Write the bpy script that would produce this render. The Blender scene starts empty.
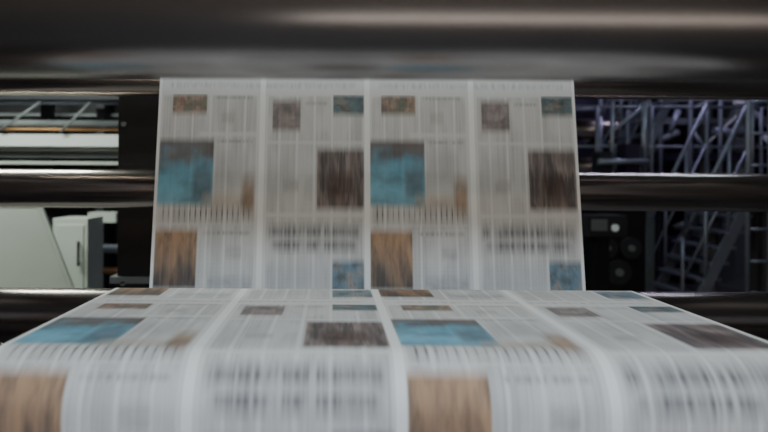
import bpy, math, random
from mathutils import Vector, Matrix
random.seed(4)
H0=1.5          # camera height
XC=0.116        # web centre
W=1.4
F=640.0
def PX(x,y,D):  # helper: photo ray at distance D -> world
    return Vector(((x-332)/F*D, D, H0+(180-y)/F*D))

# ---------------------------------------------------------------- materials
def newmat(name):
    m=bpy.data.materials.new(name); m.use_nodes=True
    nt=m.node_tree; b=nt.nodes['Principled BSDF']; return m,nt,b
def metal(name,col,rough,metallic=1.0,streak=0.25,scale=(3,60,60),bump=0.0):
    m,nt,b=newmat(name)
    tc=nt.nodes.new('ShaderNodeTexCoord'); mp=nt.nodes.new('ShaderNodeMapping')
    mp.inputs['Scale'].default_value=scale
    nz=nt.nodes.new('ShaderNodeTexNoise'); nz.inputs['Scale'].default_value=1.0; nz.inputs['Detail'].default_value=4
    nt.links.new(tc.outputs['Object'],mp.inputs['Vector']); nt.links.new(mp.outputs[0],nz.inputs['Vector'])
    cr=nt.nodes.new('ShaderNodeMapRange'); cr.inputs['To Min'].default_value=rough*(1-streak); cr.inputs['To Max'].default_value=rough*(1+streak)
    nt.links.new(nz.outputs['Fac'],cr.inputs['Value']); nt.links.new(cr.outputs[0],b.inputs['Roughness'])
    mx=nt.nodes.new('ShaderNodeMix'); mx.data_type='RGBA'
    mx.inputs[6].default_value=(*[c*(1-streak) for c in col],1); mx.inputs[7].default_value=(*[min(1,c*(1+streak)) for c in col],1)
    nt.links.new(nz.outputs['Fac'],mx.inputs[0]); nt.links.new(mx.outputs[2],b.inputs['Base Color'])
    b.inputs['Metallic'].default_value=metallic
    return m
def emis(name,col,s):
    m,nt,b=newmat(name)
    b.inputs['Base Color'].default_value=(*col,1)
    b.inputs['Emission Color'].default_value=(*col,1); b.inputs['Emission Strength'].default_value=s
    return m
M_roller=metal('polished_steel',(0.74,0.63,0.57),0.22,streak=0.04,scale=(6,2,2))
M_nearroller=metal('brushed_roller_steel',(0.32,0.295,0.285),0.25,streak=0.05,scale=(6,2,2))
M_darkroller=metal('dark_roller_steel',(0.38,0.32,0.29),0.24,streak=0.05,scale=(6,2,2))
M_frame=metal('frame_paint',(0.035,0.036,0.042),0.45,0.0,scale=(4,4,4))
M_black=metal('black_paint',(0.008,0.008,0.010),0.5,0.0,scale=(4,4,4))
M_pale=metal('pale_green_paint',(0.58,0.62,0.55),0.5,0.0,streak=0.1,scale=(3,3,3))
M_grey=metal('grey_paint',(0.22,0.24,0.24),0.5,0.0,streak=0.2,scale=(5,5,5))
M_white=metal('white_paint',(0.78,0.80,0.79),0.5,0.0,streak=0.05,scale=(5,5,5))
M_galv=metal('galvanised_steel',(0.36,0.39,0.46),0.4,0.5,streak=0.2,scale=(12,12,12))
M_violet=metal('violet_machine_paint',(0.045,0.035,0.07),0.4,0.1,streak=0.4,scale=(3,3,3))
M_brass=metal('copper_pipe',(0.55,0.30,0.14),0.35,0.8,scale=(8,8,8))
M_wall=metal('wall_paint',(0.02,0.02,0.026),0.85,0.0,streak=0.35,scale=(1.5,1.5,1.5))
M_wallf=metal('wall_front_paint',(0.50,0.42,0.37),0.85,0.0,streak=0.35,scale=(1.5,1.5,1.5))
M_ceil=metal('ceiling_paint',(0.05,0.05,0.055),0.9,0.0,streak=0.3,scale=(1,1,1))
M_floor=metal('floor_concrete',(0.10,0.10,0.10),0.55,0.0,streak=0.3,scale=(2,2,2))
M_lampw=emis('lamp_glow',(0.9,1.0,0.92),0.12)
M_stripw=emis('strip_warm',(1.0,0.70,0.48),11.0)
M_stripc=emis('strip_cool',(0.75,0.87,1.0),11.0)

# ---------------------------------------------------------------- mesh builder
class MB:
    def __init__(s): s.v=[];s.f=[];s.m=[];s.mats=[];s.sm=[]
    def mi(s,mat):
        if mat not in s.mats: s.mats.append(mat)
        return s.mats.index(mat)
    def box(s,a,b,mat,bev=0.0):
        x0,x1=sorted((a[0],b[0]));y0,y1=sorted((a[1],b[1]));z0,z1=sorted((a[2],b[2]))
        s.hull([(x0,y0,z0),(x1,y0,z0),(x1,y1,z0),(x0,y1,z0),(x0,y0,z1),(x1,y0,z1),(x1,y1,z1),(x0,y1,z1)],mat)
    def hull(s,p,mat):
        n=len(s.v); s.v+= [tuple(q) for q in p]; k=s.mi(mat)
        for f in [(0,3,2,1),(4,5,6,7),(0,1,5,4),(1,2,6,5),(2,3,7,6),(3,0,4,7)]:
            s.f.append([n+i for i in f]); s.m.append(k); s.sm.append(False)
    def bar(s,p0,p1,r,mat,seg=10,r1=None):
        p0=Vector(p0);p1=Vector(p1);d=(p1-p0).normalized()
        u=d.orthogonal().normalized();w=d.cross(u); r1=r if r1 is None else r1
        n=len(s.v);k=s.mi(mat)
        for i in range(seg):
            a=2*math.pi*i/seg; s.v.append(tuple(p0+(u*math.cos(a)+w*math.sin(a))*r))
        for i in range(seg):
            a=2*math.pi*i/seg; s.v.append(tuple(p1+(u*math.cos(a)+w*math.sin(a))*r1))
        for i in range(seg):
            j=(i+1)%seg; s.f.append([n+i,n+j,n+seg+j,n+seg+i]); s.m.append(k); s.sm.append(True)
        s.f.append([n+i for i in range(seg)][::-1]); s.m.append(k); s.sm.append(False)
        s.f.append([n+seg+i for i in range(seg)]); s.m.append(k); s.sm.append(False)
    def beam(s,p0,p1,w,h,mat):
        p0=Vector(p0);p1=Vector(p1);d=(p1-p0).normalized()
        up=Vector((0,0,1)) if abs(d.z)<0.95 else Vector((0,1,0))
        sd=d.cross(up).normalized()*w/2; uu=sd.cross(d).normalized()*h/2
        s.hull([p0-sd-uu,p0+sd-uu,p1+sd-uu,p1-sd-uu,p0-sd+uu,p0+sd+uu,p1+sd+uu,p1-sd+uu],mat)
    def make(s,name,bevel=0.0):
        me=bpy.data.meshes.new(name); me.from_pydata(s.v,[],s.f)
        for m in s.mats: me.materials.append(m)
        me.polygons.foreach_set('material_index',s.m); me.polygons.foreach_set('use_smooth',s.sm); me.update()
        o=bpy.data.objects.new(name,me); bpy.context.collection.objects.link(o)
        if bevel>0:
            b=o.modifiers.new('bevel','BEVEL'); b.width=bevel; b.segments=2; b.limit_method='ANGLE'; b.angle_limit=math.radians(50)
        return o

# ---------------------------------------------------------------- rollers
X0=XC-1.738; X1=XC+1.738
def roller(cy,z,R,mat,name='press_roller'):
    prof=[(X0,0.0),(X0,R*0.32),(X0+0.10,R*0.32),(X0+0.10,R*0.55),(X0+0.125,R*0.55),(X0+0.125,R*0.97),(X0+0.130,R),
          (X1-0.130,R),(X1-0.125,R*0.97),(X1-0.125,R*0.55),(X1-0.10,R*0.55),(X1-0.10,R*0.32),(X1,R*0.32),(X1,0.0)]
    seg=96; v=[];f=[]
    for (x,r) in prof:
        for i in range(seg):
            a=2*math.pi*i/seg; v.append((x-XC,r*math.cos(a),r*math.sin(a)))
    for k in range(len(prof)-1):
        for i in range(seg):
            j=(i+1)%seg; f.append([k*seg+i,k*seg+j,(k+1)*seg+j,(k+1)*seg+i])
    me=bpy.data.meshes.new(name); me.from_pydata(v,[],f); me.validate(); me.materials.append(mat)
    me.polygons.foreach_set('use_smooth',[True]*len(me.polygons))
    o=bpy.data.objects.new(name,me); bpy.context.collection.objects.link(o)
    o.location=(XC,cy,H0+z)
    e=o.modifiers.new('edge','EDGE_SPLIT'); e.split_angle=math.radians(30)
    return o
P=0.75
L0=Vector((2.159,0.287)); d_up=Vector((0.104,0.624)).normalized(); n=Vector((d_up.y,-d_up.x))
crest=Vector((1.73,-0.377)); Rc=0.08
front=Vector((1.14,-0.397)); Rf=0.10
def bottom(cz):
    Rb=((L0.x-1.81)*n.x+(L0.y-cz)*n.y)/(1+n.x)
    return Vector((1.81+Rb,cz)),Rb
def build(cz):
    Cb,Rb=bottom(cz)
    T=Cb+n*Rb
    s_line=(L0-T).length
    a0=math.atan2(n.y,n.x); a1=-math.pi
    s_arc=Rb*(a0-a1)
    s_up=(-0.377-cz)
    s_cr=Rc*math.pi/2
    return s_line+s_arc+s_up+s_cr
lo,hi=-1.15,-0.55
target=0.537+2*P
for _ in range(60):
    mid=(lo+hi)/2
    if build(mid)>target: lo=mid
    else: hi=mid
cz=(lo+hi)/2
Cb,Rb=bottom(cz)
Rt=0.10
zt=0.395+Rt*(-n.y); Tt=L0+d_up*((zt-L0.y)/d_up.y); Ct=Tt+n*Rt
low=Vector((1.04+0.09,-0.98)); Rl=0.09
eps=0.0012
def arc(c,R,a0,a1,k):
    return [Vector((c.x+(R+eps)*math.cos(a0+(a1-a0)*i/k), c.y+(R+eps)*math.sin(a0+(a1-a0)*i/k))) for i in range(k+1)]
pts=[]
an=math.atan2(-n.y,-n.x)
phi=an-math.radians(50)
arc_top=arc(Ct,Rt,phi,an,14)
dirb=Vector((-math.sin(phi),math.cos(phi)))*-1
if dirb.y<0: dirb=-dirb
pts.append(arc_top[0]+dirb*1.25)
pts+=arc_top
pts+=arc(Cb,Rb,math.atan2(n.y,n.x),-math.pi,20)
pts+=arc(crest,Rc,0,math.pi/2,14)
pts+=arc(front,Rf,math.pi/2,math.pi,24)
pts+=arc(low,Rl,math.pi,1.5*math.pi,12)
pts.append(Vector((2.0,low.y-Rl-eps)))
dense=[pts[0]]
for a,b in zip(pts,pts[1:]):
    k=max(1,int((b-a).length/0.03))
    for i in range(1,k+1): dense.append(a+(b-a)*i/k)
ss=[0]
for a,b in zip(dense,dense[1:]): ss.append(ss[-1]+(b-a).length)
k0=min(range(len(dense)),key=lambda i:(dense[i]-(L0)).length)
s0=ss[k0]+ (dense[k0].y-L0.y)/d_up.y
ss=[s-s0 for s in ss]
NU=48
v=[];f=[]
for j,p in enumerate(dense):
    for i in range(NU+1):
        u=i/NU
        v.append((XC-W/2+u*W,p.x,H0+p.y))
for j in range(len(dense)-1):
    for i in range(NU):
        f.append([j*(NU+1)+i,j*(NU+1)+i+1,(j+1)*(NU+1)+i+1,(j+1)*(NU+1)+i])
me=bpy.data.meshes.new('newspaper_web'); me.from_pydata(v,[],f)
uvl=me.uv_layers.new(name='UVMap')
for lp in me.loops:
    vi=lp.vertex_index; j=vi//(NU+1); i=vi%(NU+1)
    uvl.data[lp.index].uv=(i/NU,ss[j]+6*P)
me.polygons.foreach_set('use_smooth',[True]*len(me.polygons))
web=bpy.data.objects.new('newspaper_web',me); bpy.context.collection.objects.link(web)

# ---- printed newsprint material
m,nt,bs=newmat('newsprint'); N=nt.nodes; Lk=nt.links
def val(x,inp):
    if isinstance(x,(int,float)): inp.default_value=x
    else: Lk.new(x,inp)
def mth(op,a,b=0.0,c=None,clamp=False):
    q=N.new('ShaderNodeMath'); q.operation=op; q.use_clamp=clamp
    val(a,q.inputs[0]); val(b,q.inputs[1])
    if c is not None: val(c,q.inputs[2])
    return q.outputs[0]
def mixc(fac,a,b):
    q=N.new('ShaderNodeMix'); q.data_type='RGBA'; val(fac,q.inputs[0])
    for x,i in ((a,6),(b,7)):
        if isinstance(x,tuple): q.inputs[i].default_value=(*x,1)
        else: Lk.new(x,q.inputs[i])
    return q.outputs[2]
uvn=N.new('ShaderNodeUVMap'); sp=N.new('ShaderNodeSeparateXYZ'); Lk.new(uvn.outputs[0],sp.inputs[0])
U=sp.outputs[0]; V=sp.outputs[1]
u2=mth('FRACT',mth('MULTIPLY',U,2.0)); t=mth('MULTIPLY',mth('FRACT',mth('DIVIDE',V,P)),P)
half=mth('FLOOR',mth('MULTIPLY',U,2.0))
def soft(x,w): 
    return mth('DIVIDE',x,w,clamp=True)
def rect(u0,u1,t0,t1,su=0.006,st=0.010):
    a=soft(mth('MINIMUM',mth('SUBTRACT',u2,u0),mth('SUBTRACT',u1,u2)),su)
    b=soft(mth('MINIMUM',mth('SUBTRACT',t,t0),mth('SUBTRACT',t1,t)),st)
    return mth('MULTIPLY',a,b)
def noise(su,sv,detail=3,seed=0.0,contrast=(0.35,0.65)):
    cb=N.new('ShaderNodeCombineXYZ'); val(mth('MULTIPLY',u2,su),cb.inputs[0]); val(mth('MULTIPLY',t,sv),cb.inputs[1]); val(mth('MULTIPLY_ADD',half,5.0,seed),cb.inputs[2])
    z=N.new('ShaderNodeTexNoise'); z.inputs['Scale'].default_value=1; z.inputs['Detail'].default_value=detail
    Lk.new(cb.outputs[0],z.inputs['Vector'])
    mr=N.new('ShaderNodeMapRange'); Lk.new(z.outputs['Fac'],mr.inputs[0]); mr.inputs[1].default_value=contrast[0]; mr.inputs[2].default_value=contrast[1]
    return mr.outputs[0]
def ramp(fac,stops):
    r=N.new('ShaderNodeValToRGB'); e=r.color_ramp.elements
    while len(e)<len(stops): e.new(0.5)
    for el,(p_,c_) in zip(e,stops): el.position=p_; el.color=(*c_,1)
    Lk.new(fac,r.inputs[0]); return r.outputs[0]
paper=(0.68,0.685,0.665)
ink=(0.09,0.09,0.095)
def textlayer(ncol,gap,period,seed):
    cf=mth('FRACT',mth('MULTIPLY',u2,float(ncol)))
    cm=soft(mth('MINIMUM',mth('SUBTRACT',cf,gap),mth('SUBTRACT',1.0-gap,cf)),gap*0.6)
    ln=mth('MULTIPLY_ADD',mth('SINE',mth('MULTIPLY',V,2*math.pi/period)),0.35,0.65)
    words=noise(150,3.0,2,seed,(0.3,0.7)); blocks=noise(11,7,1,seed+1,(0.4,0.55))
    x=mth('MULTIPLY',mth('MULTIPLY',cm,ln),mth('MULTIPLY_ADD',words,0.34,0.20))
    return mth('MULTIPLY',x,mth('MULTIPLY_ADD',blocks,0.45,0.55))
txt=textlayer(12,0.05,0.0042,1.0)
body=mth('MAXIMUM',rect(0.02,0.475,0.0,0.69),rect(0.525,0.98,0.0,0.69))
gap1=mth('MAXIMUM',rect(0.20,0.48,0.125,0.15),rect(0.5,1.0,0.155,0.175))
gap2=mth('MAXIMUM',rect(0.0,0.5,0.432,0.445),rect(0.5,1.0,0.395,0.42))
body=mth('MULTIPLY',body,mth('SUBTRACT',1.0,mth('MULTIPLY',mth('MAXIMUM',gap1,gap2),0.7)))
txt=mth('MULTIPLY',txt,body)
col=mixc(txt,paper,ink)
hl=mth('MAXIMUM',mth('MAXIMUM',rect(0.26,0.46,0.0,0.022,0.02,0.01),rect(0.70,0.82,0.02,0.04,0.01,0.01)),
       mth('MAXIMUM',rect(0.28,0.47,0.152,0.172,0.02,0.01),rect(0.23,0.46,0.455,0.48,0.02,0.012)))
col=mixc(mth('MULTIPLY',mth('MULTIPLY',hl,noise(120,3,2,14.0,(0.35,0.6))),0.4),col,(0.10,0.10,0.10))
col=mixc(mth('MULTIPLY',rect(0.28,0.44,0.17,0.33,0.006,0.05),0.20),col,(0.22,0.22,0.23))
col=mixc(mth('MULTIPLY',rect(0.53,0.66,0.20,0.39,0.006,0.05),0.14),col,(0.22,0.22,0.23))
col=mixc(mth('MULTIPLY',rect(0.53,0.82,0.545,0.67,0.006,0.04),0.14),col,(0.22,0.22,0.23))
def tloc(t0,t1): return mth('DIVIDE',mth('SUBTRACT',t,t0),t1-t0,clamp=True)
def pic(u0,u1,t0,t1,stops,su=40,sv=18,seed=0.0,amt=0.9,grad=0.5,st=0.014,dark=0.6,su_edge=0.006):
    global col
    nz=mth('ADD',mth('MULTIPLY',noise(su*0.45,sv,2,seed,(0.3,0.7)),0.65),mth('MULTIPLY',noise(su*2.4,sv*0.6,3,seed+20,(0.3,0.7)),0.35))
    g=mth('ADD',mth('MULTIPLY',nz,1-grad),mth('MULTIPLY',tloc(t0,t1),grad))
    c=ramp(g,stops)
    dk=noise(su*0.6,sv*1.3,3,seed+40,(0.45,0.66))
    c=mixc(mth('MULTIPLY',dk,dark),c,(0.022,0.018,0.018))
    col=mixc(mth('MULTIPLY',rect(u0,u1,t0,t1,su_edge,st),amt),col,c)
S=0.026
# left page
pic(0.065,0.235,-0.014,0.08,[(0.0,(0.40,0.10,0.06)),(0.35,(0.36,0.22,0.15)),(0.6,(0.14,0.12,0.08)),(1.0,(0.10,0.17,0.06))],34,24,3.0,0.84,0.1,S,0.6)
pic(0.012,0.275,0.145,0.388,[(0.0,(0.16,0.13,0.12)),(0.20,(0.12,0.095,0.09)),(0.32,(0.12,0.14,0.15)),(0.46,(0.10,0.32,0.43)),(0.70,(0.17,0.46,0.60)),(1.0,(0.09,0.28,0.38))],14,10,4.0,0.88,0.68,S,0.40)
pic(0.03,0.12,0.15,0.26,[(0.0,(0.40,0.38,0.37)),(0.5,(0.20,0.17,0.16)),(1.0,(0.10,0.08,0.08))],16,12,4.3,0.5,0.3,0.05,0.4,0.03)
pic(0.17,0.275,0.225,0.388,[(0.0,(0.30,0.29,0.28)),(0.5,(0.14,0.13,0.14)),(1.0,(0.20,0.26,0.30))],14,9,4.7,0.55,0.3,0.05,0.6,0.02)
pic(0.012,0.212,0.445,0.66,[(0.0,(0.50,0.33,0.20)),(0.35,(0.40,0.24,0.13)),(0.58,(0.24,0.15,0.09)),(0.76,(0.08,0.06,0.05)),(1.0,(0.02,0.02,0.02))],40,6,5.0,0.92,0.62,S,0.6)
pic(0.22,0.47,0.32,0.41,[(0.0,(0.60,0.50,0.38)),(0.6,(0.44,0.35,0.26)),(1.0,(0.28,0.22,0.17))],26,8,6.0,0.45,0.3,0.04,0.4)
pic(0.40,0.478,0.26,0.43,[(0.0,(0.52,0.38,0.25)),(0.5,(0.30,0.19,0.12)),(1.0,(0.10,0.07,0.06))],30,8,6.5,0.75,0.4,0.06,0.5,0.02)
tick=soft(mth('SUBTRACT',mth('FRACT',mth('MULTIPLY',u2,40.0)),0.68),0.12)
col=mixc(mth('MULTIPLY',mth('MULTIPLY',tick,rect(0.03,0.47,0.362,0.445,0.006,0.04)),mth('MULTIPLY_ADD',noise(12,3,2,15.0),0.5,0.35)),col,(0.06,0.05,0.05))
# right page
pic(0.545,0.685,0.008,0.137,[(0.0,(0.38,0.33,0.30)),(0.45,(0.16,0.12,0.12)),(0.7,(0.26,0.20,0.18)),(1.0,(0.38,0.36,0.34))],26,18,7.0,0.80,0.3,S,0.7)
pic(0.835,0.988,-0.014,0.082,[(0.0,(0.04,0.08,0.09)),(0.5,(0.09,0.16,0.18)),(0.75,(0.22,0.20,0.17)),(1.0,(0.04,0.06,0.07))],26,24,8.0,0.90,0.2,S,0.8)
pic(0.76,0.988,0.175,0.398,[(0.0,(0.32,0.27,0.25)),(0.3,(0.15,0.11,0.10)),(0.5,(0.28,0.22,0.20)),(0.62,(0.06,0.05,0.05)),(0.8,(0.20,0.14,0.12)),(1.0,(0.03,0.03,0.03))],34,4,9.0,0.9,0.2,S,0.85)
pic(0.80,0.95,0.25,0.37,[(0.0,(0.05,0.04,0.04)),(0.5,(0.10,0.06,0.05)),(1.0,(0.26,0.20,0.17))],44,5,9.5,0.7,0.3,0.04,0.6,0.03)
hd=noise(75,2.2,3,10.0,(0.34,0.60))
hblk=noise(20,3,2,16.0,(0.26,0.46))
hrows=mth('MAXIMUM',rect(0.52,0.975,0.425,0.50,0.03,0.035),rect(0.54,0.96,0.47,0.54,0.03,0.035))
col=mixc(mth('MULTIPLY',mth('MULTIPLY',mth('MULTIPLY_ADD',hd,0.75,0.25),mth('MULTIPLY',hrows,hblk)),0.78),col,(0.07,0.07,0.075))
pic(0.835,0.988,0.543,0.668,[(0.0,(0.06,0.12,0.16)),(0.5,(0.11,0.21,0.27)),(0.75,(0.28,0.24,0.20)),(1.0,(0.05,0.06,0.08))],30,16,11.0,0.86,0.2,S,0.7)
pic(0.26,0.47,0.595,0.668,[(0.0,(0.25,0.30,0.38)),(1.0,(0.45,0.45,0.48))],26,20,12.0,0.35,0.3,S)
# small extra half-tone portraits
pic(0.30,0.37,0.05,0.11,[(0.0,(0.42,0.38,0.35)),(1.0,(0.20,0.18,0.17))],26,18,31.0,0.28,0.3,0.02,0.5)
pic(0.34,0.42,0.50,0.56,[(0.0,(0.40,0.40,0.42)),(1.0,(0.20,0.20,0.22))],26,18,32.0,0.28,0.3,0.02,0.5)
pic(0.60,0.68,0.28,0.34,[(0.0,(0.40,0.38,0.38)),(1.0,(0.20,0.18,0.18))],26,18,33.0,0.28,0.3,0.02,0.5)
col=mixc(mth('MULTIPLY',mth('MULTIPLY',noise(60,14,2,13.0),rect(0.05,0.95,0.70,0.735,0.01,0.014)),0.3),col,(0.12,0.12,0.14))
g1=mth('LESS_THAN',mth('ABSOLUTE',mth('SUBTRACT',u2,0.5)),0.013)
g2=mth('LESS_THAN',mth('MINIMUM',u2,mth('SUBTRACT',1.0,u2)),0.013)
g=mth('MAXIMUM',g1,g2)
col=mixc(g,col,(0.84,0.85,0.83))
Lk.new(col,bs.inputs['Base Color']); bs.inputs['Roughness'].default_value=0.6
bs.inputs['Specular IOR Level'].default_value=0.25
me.materials.append(m)

roller(crest.x,crest.y,Rc,M_darkroller)
roller(front.x,front.y,Rf,M_darkroller)
roller(low.x,low.y,Rl,M_darkroller)
roller(Cb.x,Cb.y,Rb-0.0005,M_darkroller)
roller(Ct.x,Ct.y,Rt,M_roller)
roller(0.85,0.275,0.14,M_nearroller)
roller(2.50,(180-190)/F*2.50,0.075,M_roller)
# ---- side frames with bearing housings
for sx in (-1,1):
    b=MB(); xs=XC+sx*1.745; xo=xs+sx*0.08
    prof=[(0.45,0.0),(0.45,1.0),(0.62,1.35),(0.62,2.15),(0.9,2.3),(2.5,2.3),(2.62,2.15),(2.62,0.0)]
    nv=len(b.v); k=b.mi(M_frame)
    for (y,z) in prof: b.v.append((xs,y,z))
    for (y,z) in prof: b.v.append((xo,y,z))
    q=len(prof)
    b.f.append([nv+i for i in range(q)]); b.f.append([nv+q+i for i in range(q)][::-1]); b.m+=[k,k]; b.sm+=[False,False]
    for i in range(q):
        j=(i+1)%q; b.f.append([nv+i,nv+q+i,nv+q+j,nv+j]); b.m.append(k); b.sm.append(False)
    for (cy,czz,R) in ((crest.x,crest.y,Rc),(front.x,front.y,Rf),(Ct.x,Ct.y,Rt),(0.85,0.275,0.14),(2.5,-0.04,0.077)):
        b.bar((xo-sx*0.001,cy,H0+czz),(xo+sx*0.05,cy,H0+czz),R*0.6,M_galv,24)
    b.make('side_frame')

# ---------------------------------------------------------------- room
def slab(name,a,b_,mat):
    b=MB(); b.box(a,b_,mat); return b.make(name)
slab('floor',(-8,-4,-0.1),(8,11,0),M_floor)
slab('ceiling',(-8,-4,5.5),(8,11,5.6),M_ceil)
slab('wall_back',(-8,11,0),(8,11.1,5.5),M_wall)
slab('wall_front',(-8,-4.1,0),(8,-4,5.5),M_wallf)
slab('wall_left',(-8.1,-4,0),(-8,11,5.5),M_wall)
slab('wall_right',(8,-4,0),(8.1,11,5.5),M_wall)

# ---------------------------------------------------------------- background left
b=MB()
p=PX(118,0,2.95); q=PX(158,0,2.95)
b.box((p.x,2.95,0),(q.x,3.15,5.5),M_black)
b.box((p.x-0.03,2.93,1.02),(q.x+0.03,3.17,1.05),M_grey)
b.box((p.x-0.05,2.91,0),(q.x+0.05,3.19,0.06),M_black)
for zz in (0.9,1.02,1.5,1.75): b.bar((p.x+0.03,2.95,zz),(p.x+0.03,2.93,zz),0.012,M_grey)
b.make('support_column')
D=4.6
a=[PX(-120,200,D),PX(34,200,D),PX(38,208,D),PX(70,290,D)]
b=MB()
zt_=a[1].z; x_t=a[1].x; sl=(a[3].x-a[2].x)/(a[2].z-a[3].z)
xb=x_t+sl*(zt_-0.0)
xl=-4.2
b.hull([(xl,D,0),(xb,D,0),(xb,D+0.05,0),(xl,D+0.05,0),(xl,D,zt_),(x_t,D,zt_),(x_t,D+0.05,zt_),(xl,D+0.05,zt_)],M_pale)
b.beam((x_t,D+0.02,zt_),(xb,D+0.02,0.0),0.03,0.055,M_pale)
b.beam((xl,D+0.02,zt_),(x_t,D+0.02,zt_),0.07,0.05,M_galv)
b.make('guard_panel')
b=MB(); D=5.15
p=PX(53,220,D); q=PX(88,220,D)
b.box((p.x,D,0),(q.x,D+0.35,p.z),M_pale)
b.box((p.x+0.03,D-0.01,0.1),(q.x-0.03,D,p.z-0.05),M_pale)
b.bar((q.x-0.06,D-0.04,0.8),(q.x-0.06,D-0.04,1.0),0.01,M_black)
for zz in (0.82,0.98): b.bar((q.x-0.06,D-0.04,zz),(q.x-0.06,D,zz),0.006,M_black)
b.make('control_cabinet',0.004)
b=MB(); D=5.6
def hb(x0,x1,y0,y1,D,mat,dep=0.25):
    p=PX(x0,y0,D); q=PX(x1,y1,D); b.box((p.x,D,q.z),(q.x,D+dep,p.z),mat)
hb(-80,125,136,148,D,M_white,0.3)
hb(-80,125,150,153,D+0.05,M_pale,0.3)
hb(-80,125,155,159,D+0.1,M_grey,0.3)
hb(-80,125,163,166,D+0.1,M_pale,0.1)
hb(-80,125,167,200,D+0.4,M_black,0.3)
hb(-80,125,96,101,D,M_frame,0.2)
hb(-80,125,115,118,D+0.5,M_grey,0.1)
hb(40,50,60,200,D+0.25,M_black,0.1)
hb(96,104,60,360,D+0.35,M_frame,0.2)
hb(-80,-60,60,360,D+0.35,M_frame,0.3)
hb(-80,190,40,60,D,M_frame,0.4)
hb(88,116,214,224,D,M_pale,0.2)
hb(86,100,236,300,D+0.1,M_pale,0.1)
for (y,r,mt) in ((104,0.02,M_galv),(125,0.03,M_grey),(131,0.012,M_brass),(250,0.04,M_galv),(272,0.03,M_brass)):
    p=PX(-80,y,D+0.15); q=PX(125,y,D+0.15); b.bar(p,q,r,mt,14)
for (x0,y0,x1,y1) in ((0,132,40,104),(60,134,90,104)):
    p=PX(x0,y0,D-0.05); q=PX(x1,y1,D-0.05); b.bar(p,q,0.012,M_grey)
p=PX(-80,300,D); q=PX(190,300,D)
b.box((p.x,D+0.5,0),(q.x,D+1.2,p.z+0.15),M_frame)
b.box((p.x,D+0.6,p.z+0.15),(q.x,D+0.7,4.0),M_black)
b.make('printing_unit')

# ---------------------------------------------------------------- background right
def stair(b,p0,p1,width_vec,mat,steps,rail=0.95):
    p0=Vector(p0);p1=Vector(p1);wv=Vector(width_vec)
    for o in (Vector((0,0,0)),wv):
        b.beam(p0+o,p1+o,0.04,0.10,mat)
        b.bar(p0+o+Vector((0,0,rail)),p1+o+Vector((0,0,rail)),0.022,mat)
        b.bar(p0+o+Vector((0,0,rail*0.55)),p1+o+Vector((0,0,rail*0.55)),0.014,mat)
        for k in range(4):
            q=p0+(p1-p0)*k/3+o
            b.bar(q,q+Vector((0,0,rail)),0.018,mat)
    d=(p1-p0); hd_=Vector((d.x,d.y,0)).normalized()*0.12
    for k in range(steps):
        q=p0+d*(k+0.5)/steps
        b.hull([q-hd_-Vector((0,0,.015)),q+hd_-Vector((0,0,.015)),q+hd_+wv-Vector((0,0,.015)),q-hd_+wv-Vector((0,0,.015)),
                q-hd_+Vector((0,0,.015)),q+hd_+Vector((0,0,.015)),q+hd_+wv+Vector((0,0,.015)),q-hd_+wv+Vector((0,0,.015))],mat)
D=6.4
b=MB()
plat=H0-0.10
xA=PX(672,0,D).x; xB=PX(742,0,D).x
stair(b,(xA,D-0.2,0.02),(xB-0.03,D-0.2,plat),(0,0.75,0),M_galv,9)
xa=PX(600,0,D).x; xb2=5.6
stair(b,(PX(678,0,D).x,D+1.1,plat),(PX(755,0,D).x,D+1.1,plat+1.7),(0,0.75,0),M_galv,9)
b.box((xB,D-0.2,plat-0.1),(xb2,D+0.75,plat-0.02),M_galv)
b.box((xa-0.3,D+0.8,plat-0.12),(xb2,D+2.1,plat-0.02),M_grey)
for x in [xa-0.3+0.62*i for i in range(7)]:
    if x>xb2: break
    b.bar((x,D+0.85,plat-0.02),(x,D+0.85,plat+0.95),0.02,M_galv)
for zz in (0.5,0.95): b.bar((xa-0.3,D+0.85,plat+zz),(xb2,D+0.85,plat+zz),0.016,M_galv)
for x in (xa-0.25,xa+0.9,xa+2.2,xb2-0.1):
    b.box((x,D+1.9,0),(x+0.1,D+2.0,plat-0.1),M_grey)
    b.box((x,D+0.85,0),(x+0.08,D+0.93,plat-0.1),M_grey)
b.box((xb2-0.1,D-0.15,0),(xb2,D-0.05,plat-0.1),M_grey)
b.make('steel_staircase')
b=MB(); D2=5.6
for x in (748,770):
    p=PX(x,0,D2); b.bar((p.x,D2,0),(p.x,D2,3.6),0.022,M_galv)
p=PX(748,0,D2); q=PX(770,0,D2)
for k in range(12): b.bar((p.x,D2,0.25+k*0.28),(q.x,D2,0.25+k*0.28),0.013,M_galv)
b.make('access_ladder')
b=MB(); D=5.9
def bx(x0,x1,y0,y1,D,mat,dep):
    p=PX(x0,y0,D); q=PX(x1,y1,D); b.box((p.x,D,max(0,q.z)),(q.x,D+dep,p.z),mat)
bx(596,646,178,345,D+0.1,M_black,0.5)
bx(600,612,150,179,D+0.2,M_frame,0.2)
bx(626,640,142,179,D+0.2,M_violet,0.2)
bx(590,652,172,178,D+0.05,M_frame,0.6)
for (x,y,r) in ((606,246,0.10),(630,246,0.10),(618,270,0.12)):
    p=PX(x,y,D+0.1); b.bar(p,p-Vector((0,0.04,0)),r,M_frame,20); b.bar(p,p-Vector((0,0.06,0)),r*0.3,M_grey,14)
b.bar(PX(598,160,D+0.15),PX(648,160,D+0.15),0.03,M_galv,12)
b.bar(PX(612,100,D+0.3),PX(612,176,D+0.3),0.02,M_galv,10)
b.bar(PX(644,100,D+0.3),PX(644,176,D+0.3),0.03,M_galv,10)
b.bar(PX(612,130,D+0.3),PX(644,104,D+0.3),0.02,M_galv,10)
b.make('folding_machine')
b=MB(); D=9.0
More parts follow.
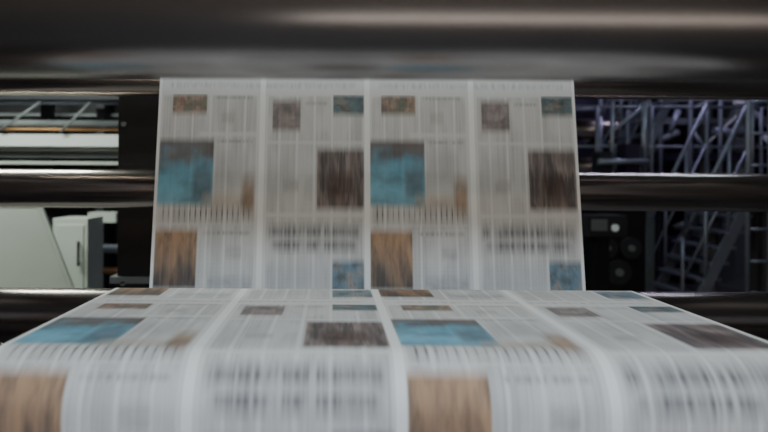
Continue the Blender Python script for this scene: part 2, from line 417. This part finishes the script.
for (x0,x1,y0,y1,mt,dd) in ((560,610,60,345,M_violet,0),(612,650,60,140,M_frame,0.2),(650,664,40,345,M_violet,0.1),(700,712,40,345,M_grey,0.3),(735,748,40,345,M_grey,0.1),
        (560,860,116,122,M_grey,0.15),(560,860,150,158,M_violet,0.05),(610,700,235,262,M_violet,0.3),(700,860,222,228,M_grey,0.3),(560,860,96,99,M_grey,0.1),(800,860,40,345,M_frame,0)):
    p=PX(x0,y0,D+dd); q=PX(x1,y1,D+dd); b.box((p.x,D+dd,max(0,q.z)),(q.x,D+dd+0.4,p.z),mt)
for i in range(22):
    x=575+i*10+random.uniform(-4,4); y=random.choice([100,108,128,132,140,226,240,255,270])
    p=PX(x,y,D-0.05); b.bar(p,p+Vector((random.uniform(0.1,0.5),0,random.uniform(-0.35,0.4))),random.uniform(0.015,0.06),random.choice([M_galv,M_grey,M_white,M_galv]),10)
for i in range(6):
    p=PX(600+i*30,100,D-0.1); b.bar((p.x,D-0.1,0.3),(p.x,D-0.1,4.2),0.03,random.choice([M_galv,M_grey]),10)
for y in (128,165,245,280):
    p=PX(560,y,D-0.3); q=PX(650,y,D-0.3); b.bar(p,q,0.14,M_darkroller,20)
b.make('printing_tower')
b=MB(); D=5.3
p=PX(588,214,D); q=PX(628,235,D)
b.box((p.x,D,q.z),(q.x,D+0.3,p.z),M_frame)
b.box((p.x+0.03,D-0.01,q.z+0.05),(p.x+0.16,D,p.z-0.03),M_grey)
b.bar((q.x-0.11,D-0.01,p.z-0.1),(q.x-0.11,D-0.02,p.z-0.1),0.03,M_lampw,16)
b.box(((p.x+q.x)/2-0.06,D+0.1,0),((p.x+q.x)/2+0.06,D+0.22,q.z),M_black)
b.box((p.x,D+0.02,0),(q.x,D+0.28,0.05),M_black)
b.make('operator_console')

# ---------------------------------------------------------------- luminaires out of view, most added for their light
def unseen_lamp(loc,length,width,power,color,tilt=0.0,stand=False):
    root=bpy.data.objects.new('unseen_luminaire',None); bpy.context.collection.objects.link(root); root.location=loc
    b=MB(); L=length/2; w=width/2
    b.box((-L-0.03,-w-0.03,0.012),(L+0.03,w+0.03,0.08),M_white)
    b.box((-L-0.03,-w-0.03,-0.02),(L+0.03,-w-0.01,0.012),M_white); b.box((-L-0.03,w+0.01,-0.02),(L+0.03,w+0.03,0.012),M_white)
    o=b.make('housing'); o.parent=root
    b=MB()
    c,s_=math.cos(tilt),math.sin(tilt)
    zc=(-loc[2]) if stand else (5.5-loc[2])
    for sx in (-0.7,0.7):
        b.bar((L*sx,0,0.05),(L*sx,zc*s_,zc*c),0.008,M_grey)
    o=b.make('hanger'); o.parent=root
    ld=bpy.data.lights.new('lamp','AREA'); ld.shape='RECTANGLE'; ld.size=length; ld.size_y=width; ld.energy=power; ld.color=color
    lo_=bpy.data.objects.new('lamp',ld); bpy.context.collection.objects.link(lo_); lo_.parent=root
    root.rotation_euler=(tilt,0,0)
    return root
cool=(0.68,0.83,1.0); warm=(1.0,0.86,0.70)
unseen_lamp((XC,1.45,3.4),2.6,0.25,24,(0.97,1.0,0.96))
unseen_lamp((XC,-0.5,2.0),2.4,0.16,28,cool,tilt=math.radians(60))  # added behind the camera to brighten the table and front drop
unseen_lamp((XC,-2.6,3.9),3.4,0.2,95,warm,tilt=math.radians(-35))  # added warm wash on the front wall, for the rollers to reflect
unseen_lamp((0.75,0.09,0.42),1.7,0.16,1.5,(1.0,0.84,0.70),tilt=math.radians(180),stand=True)  # added low lamp, gives the near roller its tan highlight
unseen_lamp((-3.0,4.0,3.2),1.8,0.2,115,(0.9,1.0,0.92))  # added to brighten the guard panel and white beam at left
unseen_lamp((3.2,4.6,3.8),2.0,0.2,14,(0.72,0.84,1.0))
unseen_lamp((4.4,7.8,4.4),2.0,0.2,34,(0.70,0.64,1.0))
unseen_lamp((-3.0,7.5,4.2),2.0,0.2,30,(0.8,0.9,1.0))
for (z,mt,x0,x1) in ((1.1,M_stripw,-2.5,3.0),(2.3,M_stripw,-3.0,3.2),(3.4,M_stripc,-3,3.5)):  # unseen glowing strips, added for streak reflections on the rollers
    b=MB()
    b.box((x0,-4,z-0.09),(x1,-3.93,z+0.09),M_grey)
    b.bar((x0+0.05,-3.9,z),(x1-0.05,-3.9,z),0.035,mt,12)
    b.box((x0,-3.94,z-0.05),(x0+0.05,-3.86,z+0.05),M_grey); b.box((x1-0.05,-3.94,z-0.05),(x1,-3.86,z+0.05),M_grey)
    b.make('added_wall_strip')

w=bpy.data.worlds.new('World'); bpy.context.scene.world=w; w.use_nodes=True
w.node_tree.nodes['Background'].inputs[0].default_value=(0.5,0.55,0.65,1); w.node_tree.nodes['Background'].inputs[1].default_value=0.06

cd=bpy.data.cameras.new('camera'); cam=bpy.data.objects.new('camera',cd); bpy.context.collection.objects.link(cam)
cam.location=(0,0,H0)
cd.sensor_width=36; cd.lens=30; cd.shift_x=52/768; cd.shift_y=-36/768; cd.clip_start=0.02
cam.rotation_euler=(Matrix.Rotation(math.radians(90),3,'X') @ Matrix.Rotation(math.radians(0.35),3,'Z')).to_euler()
cd.dof.use_dof=True; cd.dof.focus_distance=1.75; cd.dof.aperture_fstop=2.2
bpy.context.scene.camera=cam
